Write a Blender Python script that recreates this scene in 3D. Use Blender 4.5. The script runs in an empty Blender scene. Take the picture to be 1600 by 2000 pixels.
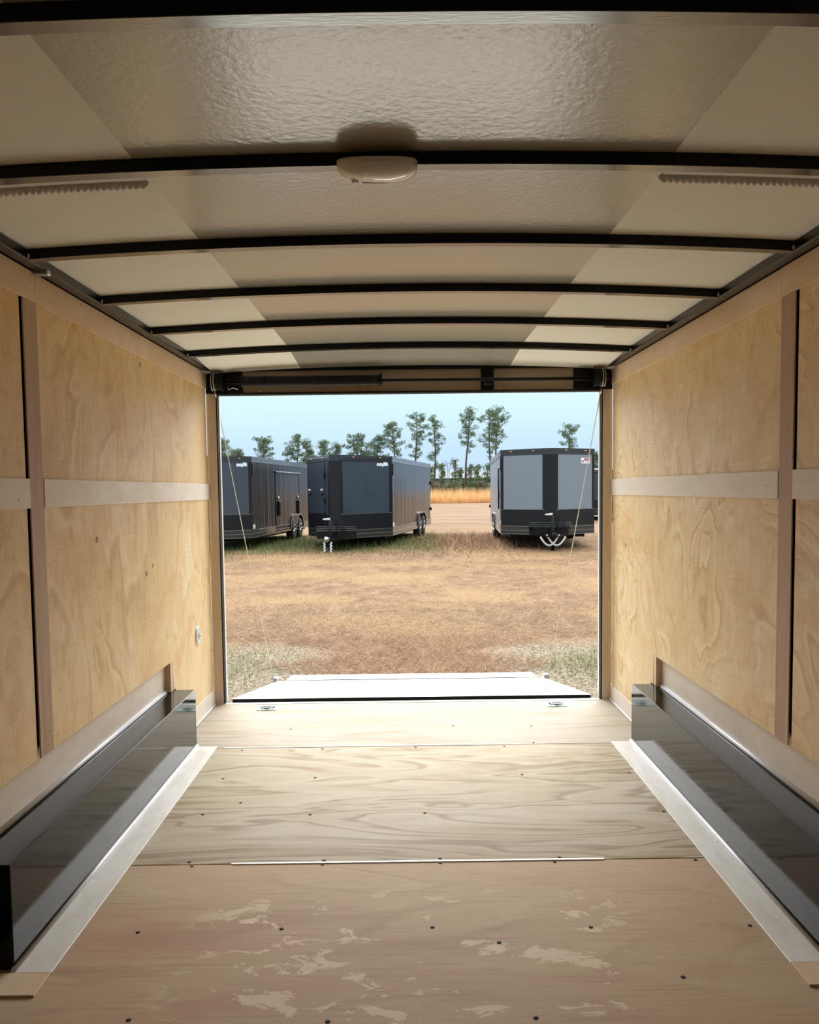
import bpy, bmesh, math, random
import numpy as np
from mathutils import Vector, Matrix

# ---------------------------------------------------------------- scene, camera, sky with added glow, exposure
SC = bpy.context.scene
COL = SC.collection
SC.view_settings.view_transform = 'Standard'
SC.view_settings.look = 'None'
SC.view_settings.exposure = 0.0
SC.view_settings.gamma = 1.0
SC.view_settings.use_curve_mapping = False
SC.cycles.use_denoising = True
SC.cycles.max_bounces = 14
SC.cycles.diffuse_bounces = 9
SC.cycles.glossy_bounces = 5
SC.cycles.caustics_reflective = False
SC.cycles.caustics_refractive = False
SC.cycles.sample_clamp_indirect = 6.0

def rotm():
    yaw, pitch, roll = .003, -.0643, .0121
    c, s = math.cos(yaw), math.sin(yaw); Y = Matrix(((c, -s, 0), (s, c, 0), (0, 0, 1)))
    c, s = math.cos(pitch), math.sin(pitch); X = Matrix(((1, 0, 0), (0, c, s), (0, -s, c)))
    c, s = math.cos(roll), math.sin(roll); R = Matrix(((c, 0, -s), (0, 1, 0), (s, 0, c)))
    return R @ X @ Y
_R = rotm()
cam_data = bpy.data.cameras.new('camera')
cam = bpy.data.objects.new('camera', cam_data); COL.objects.link(cam)
M = Matrix.Identity(4)
for i in range(3):
    M[i][0] = _R[0][i]; M[i][1] = _R[2][i]; M[i][2] = -_R[1][i]
M[0][3], M[1][3], M[2][3] = -.025, -5.003, 1.311
cam.matrix_world = M
cam_data.sensor_fit = 'VERTICAL'; cam_data.sensor_height = 24.0; cam_data.sensor_width = 19.2
cam_data.lens = 19.2                      # 1600 px focal length on a 2000 px tall frame
cam_data.shift_y = 0.03
cam_data.clip_start = .05; cam_data.clip_end = 2000
SC.camera = cam

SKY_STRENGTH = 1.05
FILL_GLOW_BRIGHTNESS = 8.8  # patch added to the sky above the view, as fill light
FILL_GLOW_ELEVATION = 26
FILL_GLOW_RADIUS = 48

w = bpy.data.worlds.new('World'); SC.world = w; w.use_nodes = True
nt = w.node_tree; nt.nodes.clear()
wo = nt.nodes.new('ShaderNodeOutputWorld'); bg = nt.nodes.new('ShaderNodeBackground')
tcw = nt.nodes.new('ShaderNodeTexCoord'); sep = nt.nodes.new('ShaderNodeSeparateXYZ')
nt.links.new(tcw.outputs['Generated'], sep.inputs[0])
rampw = nt.nodes.new('ShaderNodeValToRGB')
nz = nt.nodes.new('ShaderNodeTexNoise'); nz.inputs['Scale'].default_value = 2.2; nz.inputs['Detail'].default_value = 3
mpw = nt.nodes.new('ShaderNodeMapping'); mpw.inputs['Scale'].default_value = (1, 1, 4)
nt.links.new(tcw.outputs['Generated'], mpw.inputs[0]); nt.links.new(mpw.outputs[0], nz.inputs['Vector'])
mmw = nt.nodes.new('ShaderNodeMath'); mmw.operation = 'MULTIPLY_ADD'
mmw.inputs[1].default_value = .03; nt.links.new(nz.outputs['Fac'], mmw.inputs[0]); 
mm2 = nt.nodes.new('ShaderNodeMath'); mm2.operation = 'SUBTRACT'; mm2.inputs[1].default_value = .015
nt.links.new(sep.outputs['Z'], mmw.inputs[2]); nt.links.new(mmw.outputs[0], mm2.inputs[0])
nt.links.new(mm2.outputs[0], rampw.inputs['Fac'])
els = rampw.color_ramp.elements
els[0].position = 0.0; els[0].color = (.55, .74, 1.0, 1)
els[1].position = 1.0; els[1].color = (2.4, 2.45, 2.5, 1)
for p, c in ((.05, (.59, .80, 1.02, 1)), (.085, (.66, .89, 1.03, 1)), (.13, (.74, .97, 1.04, 1)), (.35, (1.1, 1.25, 1.32, 1))):
    e = els.new(p); e.color = c
# added sky glow, out of view above the door opening, to light the interior
def wmath(op, a, b=0.0, c=0.0):
    x = nt.nodes.new('ShaderNodeMath'); x.operation = op
    for i_, v_ in enumerate((a, b, c)):
        if hasattr(v_, 'is_output'): nt.links.new(v_, x.inputs[i_])
        else: x.inputs[i_].default_value = v_
    return x.outputs[0]
def wsmooth(v_, a, b):
    x = nt.nodes.new('ShaderNodeMapRange'); x.interpolation_type = 'SMOOTHSTEP'
    nt.links.new(v_, x.inputs[0]); x.inputs[1].default_value = a; x.inputs[2].default_value = b
    return x.outputs[0]
el = math.radians(FILL_GLOW_ELEVATION)
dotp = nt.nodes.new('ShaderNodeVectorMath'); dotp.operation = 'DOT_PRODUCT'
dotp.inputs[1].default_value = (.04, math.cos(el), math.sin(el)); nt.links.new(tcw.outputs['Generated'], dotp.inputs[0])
glow = wmath('MULTIPLY', wsmooth(dotp.outputs['Value'], math.cos(math.radians(FILL_GLOW_RADIUS)), math.cos(math.radians(FILL_GLOW_RADIUS * .4))), wsmooth(sep.outputs['Z'], .12, .30))
glow = wmath('MULTIPLY', glow, FILL_GLOW_BRIGHTNESS)
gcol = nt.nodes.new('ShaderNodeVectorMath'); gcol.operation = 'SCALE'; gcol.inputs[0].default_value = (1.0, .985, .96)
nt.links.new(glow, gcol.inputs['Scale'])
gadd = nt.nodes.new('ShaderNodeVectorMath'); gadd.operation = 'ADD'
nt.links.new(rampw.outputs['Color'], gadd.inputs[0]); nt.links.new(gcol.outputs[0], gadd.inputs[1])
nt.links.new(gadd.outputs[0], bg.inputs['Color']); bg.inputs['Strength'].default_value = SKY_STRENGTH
nt.links.new(bg.outputs[0], wo.inputs[0])

random.seed(7)
rng = np.random.default_rng(11)

# ---------------------------------------------------------------- helpers
def lin(r, g, b):
    f = lambda v: (v / 255 / 12.92) if v / 255 <= .04045 else ((v / 255 + .055) / 1.055) ** 2.4
    return (f(r), f(g), f(b), 1.0)

class Mat:
    def __init__(s, name):
        s.m = bpy.data.materials.new(name); s.m.use_nodes = True
        s.t = s.m.node_tree; s.b = s.t.nodes['Principled BSDF']
    def n(s, kind, **kw):
        x = s.t.nodes.new('ShaderNode' + kind)
        for k, v in kw.items():
            if k.startswith('i_'):
                key = k[2:]
                key = int(key) if key.isdigit() else key.replace('_', ' ')
                if hasattr(v, 'is_output'): s.t.links.new(v, x.inputs[key])
                else: x.inputs[key].default_value = v
            else: setattr(x, k, v)
        return x
    def math(s, op, a, b=0.0, c=0.0, clamp=False):
        x = s.n('Math', operation=op); x.use_clamp = clamp
        for i, v in enumerate((a, b, c)):
            if hasattr(v, 'is_output'): s.t.links.new(v, x.inputs[i])
            else: x.inputs[i].default_value = v
        return x.outputs[0]
    def mix(s, f, a, b, blend='MIX'):
        x = s.n('MixRGB', blend_type=blend)
        for i, v in enumerate((f, a, b)):
            if hasattr(v, 'is_output'): s.t.links.new(v, x.inputs[i])
            else: x.inputs[i].default_value = v
        return x.outputs[0]
    def ramp(s, f, stops):
        x = s.n('ValToRGB'); s.t.links.new(f, x.inputs[0]); e = x.color_ramp.elements
        e[0].position, e[0].color = stops[0]; e[1].position, e[1].color = stops[-1]
        for p, c in stops[1:-1]:
            q = e.new(p); q.color = c
        return x.outputs[0]
    def obj(s, scale=(1, 1, 1), loc=(0, 0, 0)):
        tc = s.n('TexCoord'); mp = s.n('Mapping', i_Scale=scale, i_Location=loc)
        s.t.links.new(tc.outputs['Object'], mp.inputs['Vector']); return mp.outputs[0]
    def noise(s, v, scale, detail=2, rough=.5, dist=0.0):
        x = s.n('TexNoise', i_Scale=scale, i_Detail=detail, i_Roughness=rough, i_Distortion=dist)
        s.t.links.new(v, x.inputs['Vector']); return x.outputs['Fac']
    def smooth(s, v, a, b):
        x = s.n('MapRange', interpolation_type='SMOOTHSTEP')
        s.t.links.new(v, x.inputs[0]); x.inputs[1].default_value = a; x.inputs[2].default_value = b
        return x.outputs[0]
    def set(s, **kw):
        for k, v in kw.items():
            i = s.b.inputs[k.replace('_', ' ')]
            if hasattr(v, 'is_output'): s.t.links.new(v, i)
            else: i.default_value = v
        return s
    def bump(s, h, strength, dist=.01):
        x = s.n('Bump', i_Strength=strength, i_Distance=dist); s.t.links.new(h, x.inputs['Height'])
        s.t.links.new(x.outputs[0], s.b.inputs['Normal']); return s

def plain(name, col, rough=.5, metal=0.0, spec=.5, coat=0.0, bump=None):
    m = Mat(name); v = m.noise(m.obj(), 9.0, 3)
    c = m.mix(m.math('MULTIPLY', v, .35), col, tuple(x * .82 for x in col[:3]) + (1,))
    m.set(Base_Color=c, Roughness=rough, Metallic=metal, Specular_IOR_Level=spec, Coat_Weight=coat)
    if bump: m.bump(m.noise(m.obj(), bump[0], 2), bump[1], bump[2])
    return m.m

def wood(name, base, pale, warm, dark, stretch, seed, rings=26, ring_amt=.35, fine=(4, 4, 90), fine_amt=.25,
         rough=.55, patch=1.6, contour=1.0, nails=0.0, peel=None, spec=.35, mask=(.36, .62), jag=3.5, light_lines=.0, sharp=3.5, mottle=.0):
    """plywood / veneer: contour-line growth rings, colour patches, fine fibre, optional nail dots and peeled patches"""
    m = Mat(name); v = m.obj(stretch, seed)
    a = m.noise(v, contour, jag, .42, .6)
    ph = m.math('MULTIPLY', a, rings * 6.283)
    s = m.math('MULTIPLY_ADD', m.math('SINE', ph), .5, .5); s = m.math('POWER', s, sharp)
    s2 = m.math('MULTIPLY_ADD', m.math('SINE', m.math('ADD', ph, -1.1)), .5, .5); s2 = m.math('POWER', s2, 9.0)
    amp = m.smooth(m.noise(m.obj(stretch, tuple(x + 5 for x in seed)), contour * 1.4, 2), *mask)
    s = m.math('MULTIPLY', s, amp); s2 = m.math('MULTIPLY', s2, amp)
    p = m.noise(m.obj(tuple(x ** .6 for x in stretch), tuple(x + 9 for x in seed)), patch, 5, .62, .8)
    col = m.ramp(p, [(.33, warm), (.46, base), (.54, base), (.66, pale)])
    p2 = m.noise(m.obj(tuple(x ** .8 for x in stretch), tuple(x + 17 for x in seed)), patch * 2.6, 4, .6, .5)
    col = m.mix(m.math('MULTIPLY', m.smooth(p2, .52, .66), .45), col, warm)
    if mottle:
        q = m.noise(m.obj((2, 5, 1.6), tuple(x + 3 for x in seed)), 5.5, 5, .68, .4)
        col = m.mix(m.math('MULTIPLY', m.smooth(q, .5, .72), mottle), col, dark)
        col = m.mix(m.math('MULTIPLY', m.smooth(q, .48, .3), mottle), col, pale)
        ck = m.noise(m.obj((3, 9, 60), seed), 1.6, 2, .5)
        col = m.mix(m.math('MULTIPLY', m.smooth(ck, .70, .76), .5), col, dark)
    col = m.mix(m.math('MULTIPLY', s, ring_amt), col, dark)
    if light_lines: col = m.mix(m.math('MULTIPLY', s2, light_lines), col, tuple(min(1, x * 1.12) for x in pale[:3]) + (1,))
    f = m.noise(m.obj(fine, seed), 3.0, 3, .65)
    col = m.mix(m.math('MULTIPLY', m.smooth(f, .48, .8), fine_amt), col, dark)
    col = m.mix(m.math('MULTIPLY', m.smooth(f, .5, .22), fine_amt * .6), col, pale)
    if peel:
        pc, pm = peel
        k = m.noise(m.obj((3.6, 6.6, 3), (2.3, .7, 1)), 1.6, 8, .7, .5)
        k = m.smooth(k, .565, .59)
        g = m.n('SeparateXYZ'); m.t.links.new(m.obj(), g.inputs[0])
        yy = m.smooth(g.outputs['Y'], -2.30, -2.55)
        xx = m.math('MULTIPLY', m.smooth(g.outputs['X'], -.8, -.5), m.smooth(g.outputs['X'], .8, .45))
        k = m.math('MULTIPLY', m.math('MULTIPLY', k, yy), xx)
        col = m.mix(m.math('MULTIPLY', k, pm), col, pc)
    if nails:
        vo = m.n('TexVoronoi', i_Scale=nails); m.t.links.new(m.obj(), vo.inputs['Vector'])
        col = m.mix(m.math('MULTIPLY', m.math('LESS_THAN', vo.outputs['Distance'], .045), .75), col, lin(60, 45, 30))
    m.set(Base_Color=col, Roughness=rough, Specular_IOR_Level=spec)
    m.bump(f, .06, .004)
    return m.m

# ---- materials
M_ = {}
M_['wall_ply'] = wood('pine_plywood_wall', lin(230, 202, 154), lin(236, 218, 182), lin(220, 180, 126), lin(178, 132, 80), (1, 1.1, .75), (3, 1, 2),
                      rings=8, ring_amt=.42, fine=(6, 1.5, 40), fine_amt=.26, rough=.5, patch=1.9, contour=1.4, nails=3.4, mask=(.42, .64), light_lines=.4, sharp=6, jag=5, mottle=.34)
M_['wall_ply_r'] = wood('pine_plywood_wall_grained', lin(232, 206, 160), lin(238, 222, 188), lin(222, 186, 134), lin(178, 134, 84), (1, 1.2, 1.5), (13, 4, 6),
                      rings=10, ring_amt=.42, fine=(6, 1.5, 40), fine_amt=.24, rough=.5, patch=1.8, contour=1.2, nails=3.4, mask=(.38, .6), light_lines=.5, sharp=7, jag=5, mottle=.3)
M_['floor_near'] = wood('floor_plywood_brown', lin(194, 170, 144), lin(200, 182, 152), lin(190, 159, 136), lin(138, 103, 76), (.8, 2.2, 1), (1, 7, 2),
                      rings=8, ring_amt=.22, fine=(1.2, 26, 1), fine_amt=.34, rough=.65, spec=.15, patch=1.5, contour=1.0, peel=(lin(228, 214, 192), .8), light_lines=.3)
M_['floor_mid'] = wood('floor_plywood_grained', lin(182, 171, 148), lin(194, 187, 171), lin(169, 148, 120), lin(127, 97, 65), (.55, 2.6, 1), (4, 2, 8),
                      rings=11, ring_amt=.55, fine=(1.2, 26, 1), fine_amt=.2, rough=.65, spec=.15, patch=1.4, contour=1.25, mask=(.28, .5), light_lines=.5)
M_['floor_rear'] = wood('floor_plywood_pale', lin(178, 170, 154), lin(188, 183, 173), lin(169, 156, 137), lin(137, 114, 88), (.4, 3.0, 1), (9, 5, 3),
                      rings=9, ring_amt=.30, fine=(1.0, 24, 1), fine_amt=.2, rough=.65, spec=.15, patch=1.6, contour=1.2, mask=(.3, .55))
M_['luan'] = wood('luan_trim', lin(226, 202, 172), lin(232, 212, 186), lin(220, 192, 162), lin(170, 134, 100), (2, .8, 3), (1, 3, 5),
                      rings=4, ring_amt=.12, fine=(6, 3, 60), fine_amt=.18, rough=.55, patch=2, nails=13)
M_['luan_grey'] = wood('luan_trim_greyish', lin(232, 221, 208), lin(238, 230, 220), lin(224, 211, 196), lin(180, 158, 138), (2, .8, 3), (6, 3, 1),
                      rings=4, ring_amt=.10, fine=(6, 3, 60), fine_amt=.16, rough=.5, patch=2.2, nails=12)
M_['luan_floor'] = wood('luan_floor_strip', lin(230, 228, 224), lin(238, 236, 232), lin(214, 208, 198), lin(160, 148, 134), (3, .8, 3), (2, 8, 1),
                      rings=4, ring_amt=.10, fine=(30, 3, 4), fine_amt=.2, rough=.38, patch=2.6, nails=10, spec=.6)
M_['stud'] = wood('brown_stud_strip', lin(188, 160, 136), lin(200, 174, 150), lin(180, 150, 126), lin(126, 96, 72), (3, 8, .5), (5, 1, 1),
                      rings=6, ring_amt=.25, fine=(60, 60, 2), fine_amt=.25, rough=.55, patch=1.4, nails=9)
M_['ramp_ply'] = wood('ramp_plywood', lin(232, 227, 215), lin(240, 238, 230), lin(222, 212, 192), lin(180, 162, 130), (.5, 3, 1), (7, 3, 1),
                      rings=8, ring_amt=.4, fine=(1, 24, 1), fine_amt=.25, rough=.45, patch=1.5)
M_['black'] = plain('black_steel_paint', (.0035, .0035, .004, 1), .5, 0, .25)
M_['rail'] = plain('black_rail_paint', (.004, .004, .0045, 1), .28, 0, .45)
M_['post'] = wood('pale_brown_post', lin(212, 196, 180), lin(220, 206, 192), lin(204, 186, 168), lin(150, 124, 102), (3, 8, .5), (5, 1, 1),
                      rings=6, ring_amt=.22, fine=(60, 60, 2), fine_amt=.25, rough=.55, patch=1.4, nails=9)
M_['void'] = plain('dark_cavity', (.008, .003, .003, 1), .95, 0, .05)
M_['rubber'] = plain('black_rubber', (.012, .012, .012, 1), .75)
M_['galv'] = plain('galvanized_steel', (.55, .58, .60, 1), .32, 1.0)
M_['zinc'] = plain('zinc_plated_steel', (.40, .58, .60, 1), .45, .5)
M_['caulk'] = plain('white_caulk', lin(226, 226, 232), .3, 0, .6)
M_['white_metal'] = plain('white_painted_metal', lin(228, 230, 232), .35)
M_['taupe'] = plain('header_plywood', lin(150, 134, 116), .6)
M_['liner'] = plain('matte_roof_liner', lin(240, 242, 236), .62, 0, .35, bump=(160, .05, .002))
M_['lamp'] = plain('lamp_housing_plastic', lin(246, 240, 232), .35)
M_['lens'] = plain('lamp_lens_plastic', lin(250, 248, 244), .1, 0, .8, .8)
M_['hinge'] = plain('grey_hinge_strip', lin(72, 74, 76), .95, 0, .0)
M_['cable'] = plain('steel_cable', lin(196, 190, 170), .4, .3)
M_['spring'] = plain('oiled_spring_steel', (.018, .017, .016, 1), .3, .6)

m = Mat('bow_gloss_paint'); m.set(Base_Color=(.02, .02, .019, 1), Roughness=.14, IOR=2.6, Specular_IOR_Level=.5)
m.bump(m.noise(m.obj((1, 8, 1)), 30, 2), .08, .002); M_['bow'] = m.m
m = Mat('glossy_roof_panel')
h = m.noise(m.obj((1, 1, 1)), 55, 3, .55)
m.set(Base_Color=lin(170, 170, 162), Roughness=.2, Specular_IOR_Level=.9, IOR=1.7)
m.bump(h, .16, .006); M_['roof_gloss'] = m.m
m = Mat('dark_polished_sheet')
m.set(Base_Color=(.006, .0065, .006, 1), IOR=1.37, Roughness=m.math('MULTIPLY_ADD', m.noise(m.obj(), 8, 3), .08, .05))
M_['box'] = m.m
# exterior paints
def paint(name, col, rough, wave=.0, metal=.0, spec=.5, coat=.6):
    m = Mat(name); m.set(Base_Color=col, Roughness=rough, Metallic=metal, Coat_Weight=coat, Coat_Roughness=.08, Specular_IOR_Level=spec, IOR=1.35)
    if wave: m.bump(m.noise(m.obj((2.2, 2.2, .12)), 1.6, 2), wave, .1)
    return m.m
M_['navy'] = paint('navy_black_paint', (.040, .056, .078, 1), .35, .02)
M_['charcoal'] = paint('charcoal_side_skin', (.032, .032, .034, 1), .17, .16, 0, .12, 0)
M_['bluegrey'] = paint('blue_grey_panel', (.22, .265, .32, 1), .3, 0, 0, .4, 0)
M_['trimgrey'] = paint('dark_grey_extrusion', (.034, .040, .042, 1), .35, 0, .4)
M_['ribgrey'] = paint('light_grey_rib', (.13, .145, .15, 1), .4, 0, .4)
m = Mat('tread_plate')
ck = m.n('TexChecker', i_Scale=34); m.t.links.new(m.obj(), ck.inputs['Vector'])
m.set(Base_Color=(.007, .009, .013, 1), Roughness=.4, Specular_IOR_Level=.3); m.bump(ck.outputs['Fac'], .4, .006); M_['tread'] = m.m
M_['amber'] = plain('amber_lens', (.55, .20, .08, 1), .2)
M_['sticker'] = plain('white_sticker', lin(235, 238, 242), .4)
M_['pink'] = plain('pink_print', lin(228, 130, 165), .5)
M_['darkprint'] = plain('dark_print', lin(70, 30, 55), .5)
M_['logo'] = plain('logo_white', lin(225, 240, 250), .4)
M_['chrome'] = plain('bright_wheel_metal', (.75, .77, .8, 1), .2, 1.0)
M_['wall_grey'] = plain('pale_warehouse_siding', lin(150, 154, 154), .6)
M_['roof_grey'] = plain('pale_warehouse_roof', lin(140, 146, 150), .9, 0, .05)
M_['bark'] = plain('pine_bark', lin(96, 84, 76), .9)
M_['bare'] = plain('bare_twig', lin(150, 150, 150), .9)

def leaf_mat(name, stops, rough=.7, trans=.0):
    m = Mat(name); g = m.n('NewGeometry'); c = m.ramp(g.outputs['Random Per Island'], stops)
    m.set(Base_Color=c, Roughness=rough, Specular_IOR_Level=.15)
    if trans:
        tr = m.n('BsdfTranslucent', i_Color=c); mx = m.n('MixShader', i_Fac=trans)
        m.t.links.new(m.b.outputs[0], mx.inputs[1]); m.t.links.new(tr.outputs[0], mx.inputs[2])
        m.t.links.new(mx.outputs[0], m.t.nodes['Material Output'].inputs['Surface'])
    return m.m
M_['needles'] = leaf_mat('pine_needles', [(0, lin(86, 108, 92)), (.5, lin(104, 126, 104)), (.85, lin(122, 142, 112)), (1, lin(138, 150, 110))], trans=.25)  # distance haze is put into these washed grey-greens
M_['needles_y'] = leaf_mat('young_pine_needles', [(0, lin(78, 98, 74)), (.5, lin(108, 126, 88)), (1, lin(146, 152, 104))])
M_['shrub'] = leaf_mat('shrub_leaves', [(0, lin(78, 88, 72)), (.5, lin(112, 118, 92)), (1, lin(150, 142, 112))])
M_['straw'] = leaf_mat('dry_straw', [(0, lin(78, 58, 43)), (.25, lin(120, 92, 67)), (.6, lin(166, 136, 104)), (.85, lin(196, 170, 140)), (1, lin(230, 217, 196))], trans=.45)
M_['straw_red'] = leaf_mat('reddish_straw', [(0, lin(92, 66, 50)), (.5, lin(158, 122, 94)), (1, lin(214, 186, 158))], trans=.45)
M_['greenblade'] = leaf_mat('green_blades', [(0, lin(66, 86, 44)), (.5, lin(92, 110, 60)), (1, lin(144, 146, 106))], trans=.4)
M_['tallstraw'] = leaf_mat('tall_straw', [(0, lin(206, 158, 104)), (.5, lin(228, 186, 130)), (1, lin(240, 212, 166))], trans=.5)

# ---------------------------------------------------------------- geometry builders
class MB:
    def __init__(s): s.b = bmesh.new()
    def box(s, x0, x1, y0, y1, z0, z1, bev=0.0, seg=1):
        r = bmesh.ops.create_cube(s.b, size=1)
        for v in r['verts']:
            v.co = Vector(((x0 + x1) / 2 + v.co.x * (x1 - x0), (y0 + y1) / 2 + v.co.y * (y1 - y0), (z0 + z1) / 2 + v.co.z * (z1 - z0)))
        if bev:
            es = list({e for v in r['verts'] for e in v.link_edges})
            bmesh.ops.bevel(s.b, geom=es, offset=bev, segments=seg, affect='EDGES', profile=.5)
        return s
    def prism(s, poly, z0, z1, axis='z', bev=0.0):
        """extrude a closed polygon: axis z -> poly is (x,y); axis x -> poly is (y,z); axis y -> poly is (x,z)"""
        def P(p, h):
            return {'z': (p[0], p[1], h), 'x': (h, p[0], p[1]), 'y': (p[0], h, p[1])}[axis]
        a = [s.b.verts.new(P(p, z0)) for p in poly]; b = [s.b.verts.new(P(p, z1)) for p in poly]
        fs = [s.b.faces.new(a[::-1]), s.b.faces.new(b)]
        n = len(poly)
        for i in range(n): fs.append(s.b.faces.new((a[i], a[(i + 1) % n], b[(i + 1) % n], b[i])))
        bmesh.ops.recalc_face_normals(s.b, faces=fs)
        if bev:
            es = list({e for f in fs for e in f.edges})
            bmesh.ops.bevel(s.b, geom=es, offset=bev, segments=2, affect='EDGES', profile=.5)
        return s
    def hexa(s, c):
        v = [s.b.verts.new(p) for p in c]
        fs = [s.b.faces.new([v[i] for i in q]) for q in ((0, 3, 2, 1), (4, 5, 6, 7), (0, 1, 5, 4), (1, 2, 6, 5), (2, 3, 7, 6), (3, 0, 4, 7))]
        bmesh.ops.recalc_face_normals(s.b, faces=fs); return s
    def tube(s, pts, r, n=8, caps=True, smooth=True):
        pts = [Vector(p) for p in pts]; rs = r if isinstance(r, (list, tuple)) else [r] * len(pts)
        rings = []; prev = None
        for i, p in enumerate(pts):
            t = (pts[min(i + 1, len(pts) - 1)] - pts[max(i - 1, 0)])
            t = t.normalized() if t.length > 1e-9 else Vector((0, 0, 1))
            if prev is None:
                u = t.orthogonal().normalized()
            else:
                u = (prev - t * prev.dot(t)); u = u.normalized() if u.length > 1e-6 else t.orthogonal().normalized()
            prev = u; v = t.cross(u)
            rings.append([s.b.verts.new(p + (u * math.cos(2 * math.pi * k / n) + v * math.sin(2 * math.pi * k / n)) * rs[i]) for k in range(n)])
        for a, b in zip(rings, rings[1:]):
            for k in range(n):
                f = s.b.faces.new((a[k], a[(k + 1) % n], b[(k + 1) % n], b[k])); f.smooth = smooth
        if caps:
            s.b.faces.new(rings[0][::-1]); s.b.faces.new(rings[-1])
        return s
    def lathe(s, prof, axis='x', c=(0, 0, 0), n=24, smooth=True):
        """prof: list of (along, radius)"""
        rings = []
        for a, r in prof:
            ring = []
            for k in range(n):
                t = 2 * math.pi * k / n; p, q = r * math.cos(t), r * math.sin(t)
                o = {'x': (a, p, q), 'y': (p, a, q), 'z': (p, q, a)}[axis]
                ring.append(s.b.verts.new((c[0] + o[0], c[1] + o[1], c[2] + o[2])))
            rings.append(ring)
        fs = []
        for a, b in zip(rings, rings[1:]):
            for k in range(n):
                f = s.b.faces.new((a[k], a[(k + 1) % n], b[(k + 1) % n], b[k])); f.smooth = smooth; fs.append(f)
        fs.append(s.b.faces.new(rings[0][::-1])); fs.append(s.b.faces.new(rings[-1]))
        bmesh.ops.recalc_face_normals(s.b, faces=fs); return s
    def ball(s, c, r, seg=16, ring=10):
        rx, ry, rz = r if isinstance(r, (tuple, list)) else (r, r, r)
        q = bmesh.ops.create_uvsphere(s.b, u_segments=seg, v_segments=ring, radius=1)
        for v in q['verts']: v.co = Vector((c[0] + v.co.x * rx, c[1] + v.co.y * ry, c[2] + v.co.z * rz))
        for f in {f for v in q['verts'] for f in v.link_faces}: f.smooth = True
        return s
    def build(s, name, mat, parent=None, label=None):
        me = bpy.data.meshes.new(name); s.b.to_mesh(me); s.b.free()
        o = bpy.data.objects.new(name, me); COL.objects.link(o)
        me.materials.append(M_[mat] if isinstance(mat, str) else mat)
        if parent: o.parent = parent
        if label: o['label'] = label
        return o

def tag(o, label=None, cat=None, group=None, kind=None):
    if label: o['label'] = label
    if cat: o['category'] = cat
    if group: o['group'] = group
    if kind: o['kind'] = kind
    return o
def thing(name, label, cat, loc=(0, 0, 0), rz=0.0, group=None):
    o = bpy.data.objects.new(name, None); COL.objects.link(o); o.location = loc; o.rotation_euler = (0, 0, rz)
    o.empty_display_size = .1
    return tag(o, label, cat, group)
def struct(o): o['kind'] = 'structure'; return o

# ---------------------------------------------------------------- the trailer we stand in
W = 1.23; YB = -6.6; ROOF_C = 2.098
def zr(x): return ROOF_C - .036 * (x / 1.2) ** 2

# floor
fl = struct(MB().box(-W - .06, W + .06, YB, .03, -.10, -.0185).build('floor', 'void'))
sheets = [('floor_near', -4.62, -2.189), ('floor_mid', -2.184, -.872), ('floor_rear', -.868, -.004)]
screws = [(-.882,-1.321),(-.742,-1.615),(-.872,-1.737),(-.432,-1.752),(-.459,-1.323),(.034,-1.751),(.49,-1.319),(.985,-1.311),(1.0,-1.768),(-.416,-2.62),(-.844,-2.629),(.037,-2.623),(.51,-2.635),(.28,-3.051),(-.236,-3.054),(-.734,-3.037),(.227,-2.711),(-.813,-2.167),(-.795,-2.2),(-.334,-2.167),(-.336,-2.2),(.079,-2.165),(.078,-2.2),(.503,-2.168),(.48,-2.203),(.975,-2.203),(-.876,-.914),(-.469,-.906),(.006,-.893),(.458,-.903),(.616,-.845),(-.681,-.548),(.218,-.529),(.65,-.549),(.985,-2.638),(.7,-2.89)]
for mt, y0, y1 in sheets:
    sh = MB().box(-W, W, y0, y1, -.018, 0, .0015).build('floor_sheet', mt, fl)
    for x, y in screws:
        if y0 < y < y1:
            MB().lathe([(-.0005, .0068), (.0012, .0066), (.0016, .003)], 'z', (x, y, 0), 10).build('screw', 'rubber', sh, 'dark screw head')
MB().box(-W, W, YB, -4.624, -.018, 0).build('floor_sheet', 'floor_near', fl)
mb = MB()
mb.box(-.66, .66, -2.1935, -2.1805, -.004, .0032, .0015)
mb.build('seam_caulk', 'caulk', fl, 'white bead filling the floor joint')
MB().box(-.98, .55, -.876, -.864, -.004, .0026, .0012).build('seam_caulk', 'caulk', fl)
MB().box(-1.17, 1.155, -.012, .026, -.012, .0025, .001).build('sill_strip', 'white_metal', fl, 'pale metal threshold strip')

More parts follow.
